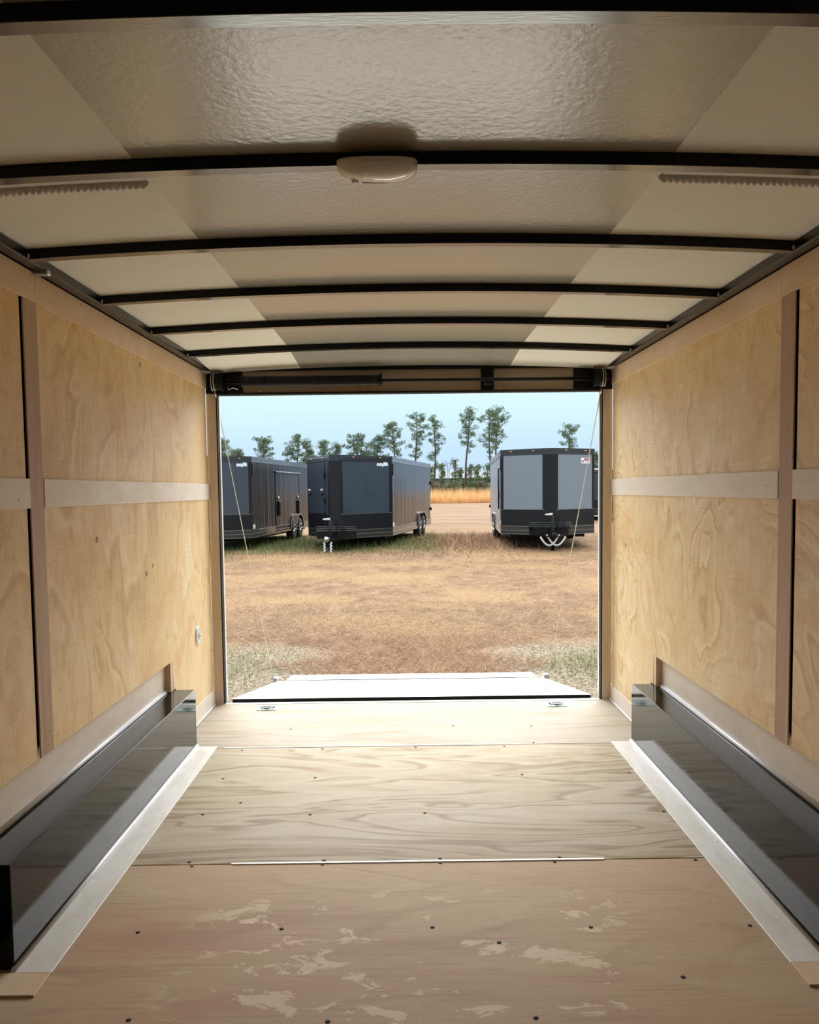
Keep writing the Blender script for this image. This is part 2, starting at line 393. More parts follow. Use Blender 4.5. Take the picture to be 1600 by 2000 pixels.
# walls: dark backing slab plus plywood panels
for s, side in ((-1, 'left'), (1, 'right')):
    x = lambda a, b: (min(s * a, s * b), max(s * a, s * b))
    wl = struct(MB().box(*x(W + .045, W + .09), YB, .0, -.1, 2.12).build('wall_' + side, 'void'))
    mt = 'wall_ply' if s < 0 else 'wall_ply_r'
    g = -2.396 if s < 0 else -2.364            # gap beside the strip
    a, b = x(W, W + .014)
    e = g + .08
    MB().prism([(e, .453), (-.86, .453), (-.86, .302), (-.82, .302), (-.82, 0), (-.016, 0), (-.016, 2.0), (e, 2.0)], a, b, 'x').build('plywood_panel', mt, wl)
    MB().box(a, b, -4.8, g, .453, 2.0).build('plywood_panel', mt, wl)
    MB().box(a, b, YB, -4.82, 0, 2.0).build('plywood_panel', mt, wl)
    a, b = x(W + .03, W + .044)
    MB().box(a, b, -4.8, -.85, .28, .47).build('recess_board', 'luan_grey', wl, 'pale strip of luan above the wheel box')
    a, b = x(W + .001, W + .03)
    MB().box(a, b, -.90, -.862, .300, .453).build('recess_return', 'luan', wl)
    MB().box(a, b, -4.8, -4.79, 0, .453).build('recess_return', 'stud', wl)
    # trims
    y0 = -2.295 if s < 0 else -2.247
    tr = x(W - .007, W)
    n0 = 1 if s < 0 else 11
    struct(MB().box(*tr, y0, -.004, 1.932, 2.027, .001).build('trim_%d' % n0, 'luan'))
    struct(MB().box(*x(W - .009, W), -6.0, y0 - .005, 1.932, 2.027, .001).build('trim_%d' % (n0 + 1), 'luan'))
    st = (-2.380, -2.283) if s < 0 else (-2.348, -2.2505)
    struct(MB().box(*tr, st[1] + .003, -.004, 1.267, 1.362, .001).build('trim_%d' % (n0 + 2), 'luan_grey'))
    struct(MB().box(*tr, -6.0, st[0] - .003, 1.267, 1.362, .001).build('trim_%d' % (n0 + 3), 'luan_grey'))
    struct(MB().box(*x(W - .005, W), st[0], st[1], .453, 1.932, .001).build('trim_%d' % (n0 + 4), 'stud'))
    struct(MB().box(*tr, -.83, -.004, 0, .098, .001).build('baseboard_' + side, 'luan_grey'))
    struct(MB().box(*x(W - .016, W - .007), -.83, -.004, 0, .012, .004).build('trim_%d' % (n0 + 5), 'caulk'))
    # rear door post: brown board, black seal, white edge
    po = struct(MB().box(*x(1.172, W), -.004, .045, 0, 1.93, .001).build('trim_%d' % (n0 + 6), 'post'))
    MB().box(*x(1.164, 1.172), .0, .05, 0, 1.9).build('door_seal', 'rubber', po, 'black rubber seal')
    MB().box(*x(1.159, 1.165), .03, .06, 0, 1.9).build('edge_strip', 'white_metal', po, 'thin white metal edge')
    for z in (.18, .42, .75, 1.1, 1.45, 1.75):
        MB().lathe([(-.006, .004), (-.0045, .0045)], 'y', (s * 1.214, 0, z), 8).build('screw', 'galv', po)
    # black top rail
    rl = struct(MB().box(*x(1.178, 1.262), YB, .0, 2.030, 2.062, .004, 2).build('trim_%d' % (n0 + 7), 'rail'))
    MB().box(*x(1.19, 1.2), YB, -.05, 2.062, 2.075).build('rail_lip', 'rail', rl)
# bright splice clip on left rail
tag(MB().box(-1.236, -1.172, -2.312, -2.285, 2.018, 2.034, .002).build('splice_clip', 'galv'),
    'small bright metal clip under the left black roof rail', 'clip')

# front wall behind the camera
struct(MB().box(-W - .09, W + .09, YB - .05, YB, -.1, 2.15).build('wall_front', 'liner'))
# ceiling: curved skin, glossy centre panel and matte side panels
def arch(x0, x1, y0, y1, dz, th, n=16, drop=0.0):
    mb = MB(); xs = [x0 + (x1 - x0) * i / n for i in range(n + 1)]
    lo = [[mb.b.verts.new((x, y, zr(x) + dz - (drop if y == y1 else 0))) for x in xs] for y in (y0, y1)]
    hi = [[mb.b.verts.new((x, y, zr(x) + dz + th - (drop if y == y1 else 0))) for x in xs] for y in (y0, y1)]
    fs = []
    for i in range(n):
        fs.append(mb.b.faces.new((lo[0][i], lo[1][i], lo[1][i + 1], lo[0][i + 1])))
        fs.append(mb.b.faces.new((hi[0][i], hi[0][i + 1], hi[1][i + 1], hi[1][i])))
        for k in (0, 1): fs.append(mb.b.faces.new((lo[k][i], lo[k][i + 1], hi[k][i + 1], hi[k][i])))
    for i in (0, n): fs.append(mb.b.faces.new((lo[0][i], hi[0][i], hi[1][i], lo[1][i])))
    bmesh.ops.recalc_face_normals(mb.b, faces=fs)
    for f in fs[::4]: f.smooth = False
    return mb
ce = struct(arch(-1.27, 1.27, YB, .03, .004, .03).build('ceiling', 'void'))
for ya, yb, dp in ((YB, -.56, 0), (-.56, .0, .038)):
  arch(-1.25, -.652, ya, yb, 0, .004, 16, dp).build('matte_panel', 'liner', ce, 'matte cream roof panel along the left')
  arch(.609, 1.25, ya, yb, 0, .004, 16, dp).build('matte_panel', 'liner', ce, 'matte cream roof panel along the right')
  arch(-.652, .609, ya, yb, -.001, .005, 20, dp).build('gloss_panel', 'roof_gloss', ce, 'glossy grey centre roof panel')

# roof bows
bow_y = [-3.655, -3.045, -2.432, -1.823, -1.215, -.59]
bow_lab = ['nearest black roof bow across the top edge of the photo', 'second roof bow, the one carrying the white dome lamp',
           'third roof bow, first in front of the dome lamp toward the door', 'fourth roof bow from the camera, above the wall panels',
           'fifth roof bow, second last before the open rear door', 'last roof bow, closest to the door spring']
for i, y in enumerate(bow_y):
    mb = arch(-1.185, 1.185, y, y + .036, -.030, .028, 24)
    o = mb.build('roof_bow', 'black')
    arch(-1.18, 1.18, y + .0005, y + .0355, -.0315, .0014, 24).build('flange', 'bow', o, 'shiny underside flange')
    tag(o, bow_lab[i] if i < 6 else 'black roof bow overhead behind the camera', 'roof bow', 'steel roof bows')
    if i < 6:
        for s in (-1, 1):
            MB().box(s * 1.185 - .012, s * 1.185 + .012, y - .004, y + .04, 2.034, 2.05, .003).build('weld_tab', 'galv', o)
# twisted white bead behind the lamp bow, on the matte panels
for k, (x0, x1) in enumerate(((-1.2, -.655), (.612, 1.2))):
    mb = MB(); n = 330
    for ph in (0, math.pi):
        pts = []
        for i in range(n + 1):
            x = x0 + (x1 - x0) * i / n; t = (x - x0) / .016 * math.pi * (1 if k else -1) + ph
            pts.append((x, -2.925 + .005 * math.cos(t), zr(x) - .015 + .005 * math.sin(t)))
        mb.tube(pts, .0074, 7)
    o = mb.build('twisted_cord', 'white_metal')
    tag(o, 'white twisted cord along the roof at the %s, behind the lamp bow' % ('left', 'right')[k], 'cord', 'twisted roof cords')
    arch(x0, x1, -2.968, -2.948, -.0145, .002, 8).build('flat_edge', 'white_metal', o)

# dome lamp
lp = thing('dome_lamp', 'oval white dome lamp on the second roof bow', 'lamp', (-.084, -3.045, 2.058))
def pill(hx, hy, z0, z1, drop, x_from=None, x_to=None, n=40, rings=7):
    mb = MB(); rr = []
    for j in range(rings):
        t = j / (rings - 1); sc = math.sqrt(max(0, 1 - (t * .93) ** 2.6)); z = z0 + (z1 - z0) * t
        ring = []
        for k in range(n):
            a = 2 * math.pi * k / n; ex = .62
            cx = math.copysign(abs(math.cos(a)) ** ex, math.cos(a)); cy = math.copysign(abs(math.sin(a)) ** ex, math.sin(a))
            X = hx * cx * sc; Yy = hy * cy * sc
            if x_from is not None: X = max(X, x_from)
            ring.append(mb.b.verts.new((X, Yy, z)))
        rr.append(ring)
    fs = []
    for a, b in zip(rr, rr[1:]):
        for k in range(n):
            f = mb.b.faces.new((a[k], a[(k + 1) % n], b[(k + 1) % n], b[k])); f.smooth = True; fs.append(f)
    fs.append(mb.b.faces.new(rr[0])); f = mb.b.faces.new(rr[-1][::-1]); f.smooth = True; fs.append(f)
    bmesh.ops.recalc_face_normals(mb.b, faces=fs); return mb
pill(.094, .042, .012, -.026, 0).build('housing', 'lamp', lp)
pill(.0945, .0435, .003, -.0275, 0, x_from=-.036).build('lens', 'lens', lp, 'clear ribbed lens')
MB().lathe([(-.018, .008), (-.0275, .0085), (-.029, .006)], 'z', (-.052, .012, 0), 16).build('switch', 'lamp', lp, 'small round push switch')

# header over the rear door
hd = struct(MB().box(-W, W, .0, .05, 1.905, 2.10).build('trim_21', 'taupe'))
MB().box(-W, W, -.012, .0, 2.036, 2.068, .002).build('header_angle', 'black', hd, 'black steel angle along the roof')
MB().box(-1.172, 1.165, -.006, .055, 1.896, 1.908, .002).build('header_edge', 'rubber', hd, 'black lower edge of the header')
for x0, x1 in ((-W, -1.005), (.433, .511), (.993, W)):
    MB().box(x0, x1, -.008, .0, 1.905, 2.04, .001).build('header_plate', 'black', hd, 'black steel plate on the header')
for x in (-.9, -.27, .42, .55, .97):
    MB().lathe([(-.008, .0045), (-.001, .005)], 'y', (x, 0, 1.917), 8).build('screw', 'galv', hd)

# torsion spring assembly
ts = thing('torsion_spring_bar', 'black door spring and shaft across the header of the open rear door', 'door spring', (0, -.075, 1.966))
mb = MB(); pts = []; turns = 96; n = turns * 10
for i in range(n + 1):
    t = i / 10 * 2 * math.pi; pts.append((-1.0 + .815 * i / n, .029 * math.cos(t), .029 * math.sin(t)))
mb.tube(pts, .0043, 5); mb.build('spring_coil', 'spring', ts)
MB().tube([(-1.19, 0, -.002), (1.19, 0, -.004)], .0105, 12).build('shaft', 'black', ts)
MB().lathe([(-.185, .03), (-.175, .034), (-.165, .022)], 'x', (0, 0, 0), 20).lathe([(-.172, .045), (-.162, .045)], 'x', (0, 0, 0), 8).build('winding_cone', 'black', ts)
MB().lathe([(-1.005, .022), (-.995, .034), (-.985, .034)], 'x', (0, 0, 0), 16).build('anchor_cone', 'black', ts)
for s in (-1, 1):
    c = -1.143 if s < 0 else 1.133
    MB().lathe([(-.034, .056), (-.028, .056), (-.026, .050), (.026, .050), (.028, .056), (.034, .056)], 'x', (c, 0, 0), 28).build('cable_drum', 'black', ts)
    mb = MB()
    for q in (-.012, .012):
        mb.tube([(c + s * .02 + q * .6, .0525 * math.cos(a), .0525 * math.sin(a)) for a in [math.pi * 2 * k / 28 for k in range(29)]], .0026, 6)
    mb.build('cable_wrap', 'cable', ts, 'pale cable wound round the drum')
    MB().box(s * 1.04 - .04, s * 1.04 + .04, .0, .068, -.012, .012, .002).build('bearing_bracket', 'black', ts)
mb = MB()
mb.tube([(-1.085, -.01, -.025), (-1.07, -.02, -.05), (-1.05, -.015, -.038), (-1.02, -.01, -.045)], .003, 6)
mb.build('spring_tail', 'galv', ts)
MB().box(.447, .497, .0, .07, -.03, .012, .002).lathe([(-.012, .007), (.0, .007)], 'y', (.472, 0, -.04), 10).build('centre_bracket', 'black', ts)

# lift cables
for s in (-1, 1):
    a = Vector((-1.168, -.03, 1.915)) if s < 0 else Vector((1.155, -.03, 1.905))
    b = Vector((-1.172, 1.85, -.262)) if s < 0 else Vector((1.158, 1.85, -.262))
    pts = [a.lerp(b, t / 12) - Vector((0, 0, .012 * math.sin(math.pi * t / 12))) for t in range(13)]
    o = MB().tube(pts, .0028, 6).build('lift_cable', 'cable')
    tag(o, 'thin pale lift cable running from the %s drum down to the ramp' % ('left' if s < 0 else 'right'), 'cable', 'ramp lift cables')
    MB().tube([a, a + Vector((0, .012, -.03))], .006, 8).build('ferrule', 'galv', o)

# wheel boxes
for s, side in ((-1, 'left'), (1, 'right')):
    t = thing('wheel_box', 'dark polished sheet metal wheel box along the %s wall' % side, 'wheel box', (s * 1.2, -1.825, 0), 0, 'interior wheel boxes')
    x0, x1 = sorted((s * (1.125 - 1.2), s * (1.258 - 1.2)))
    MB().box(x0, x1, -.99, .99, 0, .298, .0022, 2).build('housing', 'box', t)
    MB().tube([(s * .058, -.99, .303), (s * .058, 0, .304), (s * .058, .99, .303)], .011, 8).build('top_caulk', 'caulk', t, 'white caulk bead along the wall')
    MB().tube([(s * -.078, -1.0, .005), (s * -.0775, -.3, .006), (s * -.078, .985, .005)], .0085, 8).build('base_caulk', 'caulk', t, 'white caulk bead along the floor')
    x0, x1 = sorted((s * -.185, s * -.072))
    MB().box(x0, x1, -1.01, .975, 0, .004, .001).build('floor_strip', 'luan_floor', t, 'grey white strip screwed to the floor beside it')
    x0, x1 = sorted((s * -.185, s * .03))
    MB().box(x0, x1, -1.115, -1.014, 0, .006, .001).build('end_strip', 'luan', t, 'tan strip across its near end')

# D-rings in the rear floor sheet
for s in (-1, 1):
    cx = -.885 if s < 0 else .868
    t = thing('floor_d_ring', 'zinc floor tie-down ring near the %s door post' % ('left' if s < 0 else 'right'), 'tie-down ring', (cx, -.113, 0), 0, 'floor tie-down rings')
    MB().box(-.058, .058, -.045, .045, 0, .004, .0018).build('plate', 'zinc', t)
    MB().lathe([(.004, .022), (.0052, .022), (.0053, .001)], 'z', (0, -.006, 0), 20).build('cup', 'rubber', t)
    mb = MB(); mb.tube([(-.034, .016, .008), (-.032, -.012, .011), (-.02, -.026, .012), (.02, -.026, .012), (.032, -.012, .011), (.034, .016, .008)], .0048, 8)
    mb.build('ring', 'galv', t)
    MB().box(-.046, .046, .010, .024, .004, .014, .004).build('clamp', 'zinc', t)
    for q in ((-.048, -.035), (.048, -.035), (-.048, .035), (.048, .035)):
        MB().lathe([(.004, .005), (.006, .004)], 'z', (q[0], q[1], 0), 8).build('bolt', 'galv', t)

# oval plate on the left wall
t = thing('oval_tie_down', 'small white oval tie-down plate low on the left wall', 'tie-down plate', (-W, -.358, .495))
mb = MB()
rg = []
for z, sc in ((0, 1.0), (.008, .95), (.010, .78), (.005, .6)):
    rg.append([mb.b.verts.new((z, .052 * sc * math.cos(a), .055 * sc * math.sin(a))) for a in [2 * math.pi * k / 28 for k in range(28)]])
for a, b in zip(rg, rg[1:]):
    for k in range(28): mb.b.faces.new((a[k], a[(k + 1) % 28], b[(k + 1) % 28], b[k])).smooth = True
mb.b.faces.new(rg[-1]); bmesh.ops.recalc_face_normals(mb.b, faces=mb.b.faces[:])
mb.build('plate', 'white_metal', t)
MB().tube([(.010, -.026, .012), (.014, -.018, -.012), (.014, 0, -.022), (.014, .018, -.012), (.010, .026, .012)], .0035, 6).build('ring', 'galv', t)
for q in (-.045, .045): MB().ball((.008, 0, q), .0045, 8, 6).build('screw', 'galv', t)

# ramp door lying open
t = thing('ramp_door', 'pale plywood ramp door lying open on the grass behind the trailer', 'ramp', (0, .06, -.02))
def slab(x0, x1, y0, z0, y1, z1, th, x0b=None, x1b=None):
    x0b = x0 if x0b is None else x0b; x1b = x1 if x1b is None else x1b
    return MB().hexa([(x0, y0, z0 - th), (x1, y0, z0 - th), (x1b, y1, z1 - th), (x0b, y1, z1 - th), (x0, y0, z0), (x1, y0, z0), (x1b, y1, z1), (x0b, y1, z1)])
def ry(y): return .037 + y * (-.323 / 1.87)
slab(-1.138, 1.122, .004, ry(.004), 1.822, ry(1.822), .016).build('deck', 'ramp_ply', t)
slab(-1.13, 1.114, .0, ry(0) - .001, .004, ry(.004) - .001, .045).build('hinge_edge', 'black', t, 'dark steel edge at the hinge')
slab(-1.13, 1.114, .01, ry(.01) - .0165, 1.86, ry(1.86) - .0165, .028).build('under_frame', 'black', t)
fp = slab(-1.078, 1.088, 1.894, -.2868, 2.26, -.328, .012).build('flap', 'ramp_ply', t)
slab(-.87, .89, 1.823, -.2780, 1.893, -.2865, .008).build('flap_hinge', 'hinge', fp, 'grey hinge between flap and deck')
for s in (-1, 1):
    x = -1.15 if s < 0 else 1.136
    MB().box(x - .022, x + .022, 1.76, 1.81, -.285, -.235, .004).build('cable_bracket', 'galv', t)

# ---------------------------------------------------------------- outside: ground
G = -.37
m = Mat('dry_field')
v = m.obj()
n1 = m.noise(v, .35, 4, .6); n2 = m.noise(m.obj((1, .55, 1)), 3.2, 5, .7); n3 = m.noise(m.obj((1, .7, 1)), 38, 4, .75)
c = m.ramp(n2, [(.28, lin(94, 71, 52)), (.45, lin(124, 97, 72)), (.6, lin(140, 114, 88)), (.75, lin(162, 139, 113))])
c = m.mix(m.smooth(n1, .42, .62), c, lin(152, 124, 90))
c = m.mix(m.math('MULTIPLY', m.smooth(n3, .5, .75), .45), c, lin(196, 168, 132))
c = m.mix(m.math('MULTIPLY', m.smooth(n3, .5, .28), .6), c, lin(96, 64, 40))
g = m.n('SeparateXYZ'); m.t.links.new(v, g.inputs[0])
ax = m.math('ABSOLUTE', g.outputs['X'])
near = m.math('MULTIPLY', m.smooth(m.math('ADD', g.outputs['Y'], m.math('MULTIPLY', n2, 1.2)), 5.0, 4.0), m.smooth(m.math('ADD', ax, m.math('MULTIPLY', n2, .8)), .9, 1.5))
c = m.mix(m.math('MULTIPLY', near, .8), c, m.mix(m.smooth(n3, .4, .6), lin(92, 86, 66), lin(166, 158, 142)))
cen = m.math('MULTIPLY', m.smooth(g.outputs['Y'], 4.6, 3.6), m.smooth(ax, 1.3, .7))
c = m.mix(m.math('MULTIPLY', cen, .4), c, m.mix(m.smooth(n3, .4, .62), lin(92, 62, 46), lin(158, 120, 94)))
far = m.smooth(g.outputs['Y'], 22, 34)
c = m.mix(m.math('MULTIPLY', far, .75), c, m.mix(m.smooth(m.noise(m.obj((.15, 1, 1)), .9, 3), .4, .6), lin(122, 97, 77), lin(142, 118, 96)))
grn = m.n('TexNoise', i_Scale=.8, i_Detail=3.0); m.t.links.new(m.obj((1, 1, 1), (4, 4, 0)), grn.inputs['Vector'])
und = m.math('MULTIPLY', m.math('MULTIPLY', m.smooth(g.outputs['Y'], 16.5, 18.5), m.smooth(g.outputs['Y'], 29, 25)), m.smooth(g.outputs['X'], 1.6, .4))
c = m.mix(m.math('MULTIPLY', m.math('MULTIPLY', und, m.smooth(grn.outputs['Fac'], .34, .55)), .8), c, lin(98, 104, 62))
m.set(Base_Color=c, Roughness=.95, Specular_IOR_Level=.1)
m.bump(n3, .6, .03)
M_['field'] = m.m
mb = MB()
xs = [-400, -160, -60, -20, -8, 0, 8, 20, 60, 160, 400]; ys = [-60, -20, .4, 1.2, 2, 4, 8, 14, 22, 34, 60, 110, 220, 600]
gv = {(i, j): mb.b.verts.new((xs[i], ys[j], G + (.02 * math.sin(xs[i] * .7 + ys[j]) if 2 < ys[j] < 30 and abs(xs[i]) < 30 else 0) - (.02 if ys[j] < 3 else 0))) for i in range(len(xs)) for j in range(len(ys))}
for i in range(len(xs) - 1):
    for j in range(len(ys) - 1):
        mb.b.faces.new((gv[i, j], gv[i + 1, j], gv[i + 1, j + 1], gv[i, j + 1])).smooth = True
struct(mb.build('ground', 'field'))

def tri_mesh(name, P, mat, parent=None):
    """P: (n,3,3) array of triangles, each its own island"""
    n = len(P); me = bpy.data.meshes.new(name)
    me.vertices.add(n * 3); me.vertices.foreach_set('co', P.reshape(-1).astype(np.float32))
    me.loops.add(n * 3); me.loops.foreach_set('vertex_index', np.arange(n * 3, dtype=np.int32))
    me.polygons.add(n); me.polygons.foreach_set('loop_start', np.arange(0, n * 3, 3, dtype=np.int32))
    me.polygons.foreach_set('loop_total', np.full(n, 3, dtype=np.int32))
    me.update(calc_edges=True); me.validate()
    o = bpy.data.objects.new(name, me); COL.objects.link(o); me.materials.append(M_[mat])
    if parent: o.parent = parent
    return o
def blades(xy, length, width, rise, z0=G):
    """rise: mean of tip height / length"""
    n = len(xy); L = length * rng.uniform(.5, 1.4, n); a = rng.uniform(0, 2 * np.pi, n)
    up = np.clip(rng.normal(rise, rise * .5 + .05, n), .02, 1.0); ho = np.sqrt(1 - np.minimum(up, .999) ** 2)
    d = np.stack([np.cos(a) * ho, np.sin(a) * ho, up], 1) * L[:, None]
    b = rng.uniform(0, 2 * np.pi, n); wv = np.stack([np.cos(b), np.sin(b), np.zeros(n)], 1) * (width * rng.uniform(.6, 1.3, n))[:, None] / 2
    base = np.concatenate([xy, np.full((n, 1), z0 - .01)], 1) + np.array([0, 0, 1]) * rng.uniform(0, .015, n)[:, None]
    return np.stack([base - wv, base + wv, base + d], 1)
def scatter(n, x0, x1, y0, y1):
    return np.stack([rng.uniform(x0, x1, n), rng.uniform(y0, y1, n)], 1)
def off_ramp(p): return p[~((np.abs(p[:, 0] + .005) < 1.25) & (p[:, 1] < 2.42))]
S1 = off_ramp(scatter(60000, -2.4, 2.4, 1.2, 6)); S2 = scatter(75000, -3.6, 3.6, 6, 12); S3 = scatter(70000, -7, 7, 12, 26)
mid = (np.abs(S1[:, 0]) < 1.0 + .4 * np.sin(S1[:, 1] * 5)) & (S1[:, 1] < 4.4)
side = (~mid) & (S1[:, 1] < 4.2)
P = np.concatenate([blades(S1[~mid & ~side], .10, .0045, .16), blades(S1[side][::3], .07, .004, .2), blades(S2, .12, .007, .16), blades(S3, .15, .013, .18)])
tag(tri_mesh('dry_grass', P, 'straw'), 'tan dry mown grass covering the field', 'grass', kind='stuff')
tag(tri_mesh('dead_straw', np.concatenate([blades(S1[mid], .14, .0048, .25), blades(np.stack([rng.normal(1.7, .8, 4000), rng.normal(20.5, 2.2, 4000)], 1), .3, .02, .45)]), 'straw_red'),
    'reddish brown dead straw at the ramp end and between trailers', 'straw', kind='stuff')
gx = np.concatenate([np.stack([rng.normal(-1.75, .35, 1500), rng.normal(2.75, .55, 1500)], 1), np.stack([rng.normal(1.75, .3, 1700), rng.normal(2.7, .45, 1700)], 1)])
gx = off_ramp(gx[gx[:, 1] > 1.2])
g2 = np.stack([rng.uniform(-5.2, 1.0, 9000), rng.normal(20.6, 2.0, 9000)], 1)
tag(tri_mesh('green_grass', np.concatenate([blades(gx, .07, .006, .5), blades(g2, .20, .016, .6)]), 'greenblade'),
    'green grass tufts beside the ramp and under the middle trailer', 'grass', kind='stuff')
tg = scatter(9000, -3, 15, 96, 103.4)
tag(tri_mesh('tall_grass', blades(tg, 1.55, .06, .9), 'tallstraw'), 'band of tall golden grass before the far bushes', 'tall grass', kind='stuff')

# ---------------------------------------------------------------- enclosed trailers in the field
def make_trailer(label, loc, rz, L, d, zt, zb, front='navy', side='charcoal', nose=.13, wheels=(), wheel_side=1, door=None, logo=False, sticker=False, simple=False, jackx=0.0):
    t = thing('enclosed_trailer', label, 'trailer', (loc[0], loc[1], G), rz)
    zt -= G; zb -= G; w = 2.59 / 2
    def plan(o):    # outline grown by o
        return [(-w - o, .0), (-nose - o * .3, -d - o), (nose + o * .3, -d - o), (w + o, .0), (w + o, L + o), (-w - o, L + o)]
    MB().prism(plan(0), zb + .02, zt - .02, 'z').build('body', side, t)
    MB().prism(plan(.02), zt - .01, zt + .012, 'z').build('roof', 'trimgrey', t)
    mb = MB()
    for a, b, o in ((zt - .15, zt - .005, .012), (zt - .06, zt - .02, .03), (zt - .15, zt - .13, .022)): mb.prism(plan(o), a, b, 'z')
    mb.build('top_trim', 'trimgrey', t)
    mb = MB()
    mb.prism(plan(.012), zb, zb + .24, 'z'); bt = mb.build('bottom_trim', 'trimgrey', t)
    for a, b in ((zb, zb + .022), (zb + .10, zb + .122), (zb + .215, zb + .24)): MB().prism(plan(.024), a, b, 'z').build('trim_rib', 'ribgrey', bt)
    # V-front panels
    for s in (-1, 1):
        A = Vector((s * w, 0, 0)); N = Vector((s * nose, -d, 0)); dr = (N - A).normalized(); nn = Vector((dr.y, -dr.x, 0)) * s
        if nn.y > 0: nn = -nn
        def face(t0, t1, z0, z1, o0, o1):
            a = A.lerp(N, t0); b = A.lerp(N, t1)
            c = [a + nn * o0, b + nn * o0, b + nn * o1, a + nn * o1]
            return MB().prism([(q.x, q.y) for q in c], z0, z1, 'z')
        face(.03, .97, zb + .70, zt - .16, .0, .010).build('front_panel', front, t)
        face(.0, 1.0, zb + .23, zb + .69, .0, .014).build('stone_guard', 'tread', t)
        face(.0, 1.0, zb + .685, zb + .70, .0, .02).build('guard_trim', 'ribgrey', t)
        face(.0, .06, zb + .24, zt - .14, .0, .016).build('corner_post', 'tread', t)
        face(.94, 1.0, zb + .24, zt - .14, .0, .018).build('nose_post', 'tread', t)
        for q in (.25, .75):
            c = A.lerp(N, q) + nn * .035
            MB().ball((c.x, c.y, zt - .05), (.045, .02, .018), 10, 6).build('marker_light', 'amber', t)
        if logo and s == 1:
            lg = MB(); a = A.lerp(N, .30); b = A.lerp(N, .08); zl = zt - .28
            K = [(0, 0), (.45, 0), (.5, -.035), (.56, 0), (1, .01), (.94, .11), (.6, .115), (.52, .05), (.45, .09), (.2, .075), (.08, .095), (-.02, .05)]
            pv = [a.lerp(b, k[0]) + nn * .014 + Vector((0, 0, zl + k[1])) for k in K]; pw = [p + nn * .006 for p in pv]
            va = [lg.b.verts.new(p) for p in pv]; vb = [lg.b.verts.new(p) for p in pw]
            lg.b.faces.new(va); lg.b.faces.new(vb[::-1])
            for i in range(len(K)): lg.b.faces.new((va[i], va[(i + 1) % len(K)], vb[(i + 1) % len(K)], vb[i]))
            bmesh.ops.recalc_face_normals(lg.b, faces=lg.b.faces[:])
            lg.build('logo_plate', 'logo', t, 'white swoosh shaped logo plate')
        if sticker and s == 1:
            def patch(u0, u1, z0, z1, o, name, mt, par, lab=None):
                a = A.lerp(N, u0); b = A.lerp(N, u1); c = [a + nn * o, b + nn * o, b + nn * (o + .004), a + nn * (o + .004)]
                return MB().prism([(q.x, q.y) for q in c], z0, z1, 'z').build(name, mt, par, lab)
            z1 = zt - .24
            stk = patch(.12, .35, z1 - .16, z1, .012, 'sticker', 'sticker', t, 'white sticker with pink and black print')
            patch(.135, .26, z1 - .075, z1 - .012, .017, 'pink_band', 'pink', stk)
            for u in (.15, .19, .225, .252): patch(u, u + .012, z1 - .065, z1 - .022, .0215, 'print_mark', 'darkprint', stk)
            for u in (.14, .19): patch(u, u + .035, z1 - .105, z1 - .098, .017, 'print_line', 'trimgrey', stk)
            for u in (.275, .315): patch(u, u + .018, z1 - .12, z1 - .08, .017, 'print_mark', 'rubber', stk)
        if door == 'front' and s == -1:
            dd = face(.06, .80, zb + .26, zt - .2, .012, .030).build('front_door', front, t)
            face(.055, .805, zb + .25, zt - .185, .008, .02).build('door_frame', 'rubber', t)
            face(.07, .79, zb + .695, zb + .71, .03, .036).build('door_trim', 'trimgrey', dd)
            face(.07, .79, zb + .28, zb + .69, .03, .034).build('door_guard', 'tread', dd)
            for q in (.13, .70):
                c = A.lerp(N, q) + nn * .04
                MB().ball((c.x, c.y, zb + 1.38), .035, 10, 8).build('door_lock', 'white_metal', dd, 'round white lock')
                a2 = A.lerp(N, q - .05) + nn * .05; b2 = A.lerp(N, q + .06) + nn * .05
                MB().tube([(a2.x, a2.y, zb + 1.26), (b2.x, b2.y, zb + 1.27)], .02, 8).build('door_handle', 'black', dd)
            for z in (.62, 1.0, 1.72):
                c = A.lerp(N, .82) + nn * .035
                MB().box(c.x - .03, c.x + .03, c.y - .03, c.y + .03, zb + z, zb + z + .14, .005).build('door_hinge', 'black', dd)
    MB().box(-nose - .015, nose + .015, -d - .02, -d + .02, zb + .24, zt - .14, .004).build('nose_cap', 'tread', t)
    sx = wheel_side
    # side details
    X = lambda a, b: (min(sx * (w + a), sx * (w + b)), max(sx * (w + a), sx * (w + b)))
    MB().box(*X(.0, .02), .10, .20, zt - .55, zt - .2, .005).build('side_vent', 'black', t)
    MB().box(*X(.0, .012), .05, .26, zb + .26, zb + .38).build('side_sticker', 'sticker', t, 'small white sticker')
    if door == 'side':
        y0, y1 = 2.55, 5.6
        dr = MB().box(*X(.0, .012), y0, y1, zb + .05, zt - .42, .003).build('side_door', side, t)
        MB().box(*X(.0, .06), y0 - .1, y1 + .15, zt - .40, zt - .36, .004).build('drip_cap', 'trimgrey', t)
        MB().prism([(y0 - .04, zb + .02), (y0 - .04, zt - .36), (y1 + .04, zt - .36), (y1 + .04, zb + .6), (y1, zb + .6), (y1, zt - .40), (y0, zt - .40), (y0, zb + .02)], *X(.0, .02), 'x').build('door_frame', 'rubber', t)
        for y in (y0 + .22, y1 - .25):
            MB().ball((sx * (w + .04), y, zb + 1.12), (.03, .06, .06), 10, 8).build('door_lock', 'white_metal', dr, 'round white lock')
            MB().box(*X(.02, .07), y - .02, y + .16, zb + .55, zb + 1.02, .01).build('door_handle', 'black', dr)
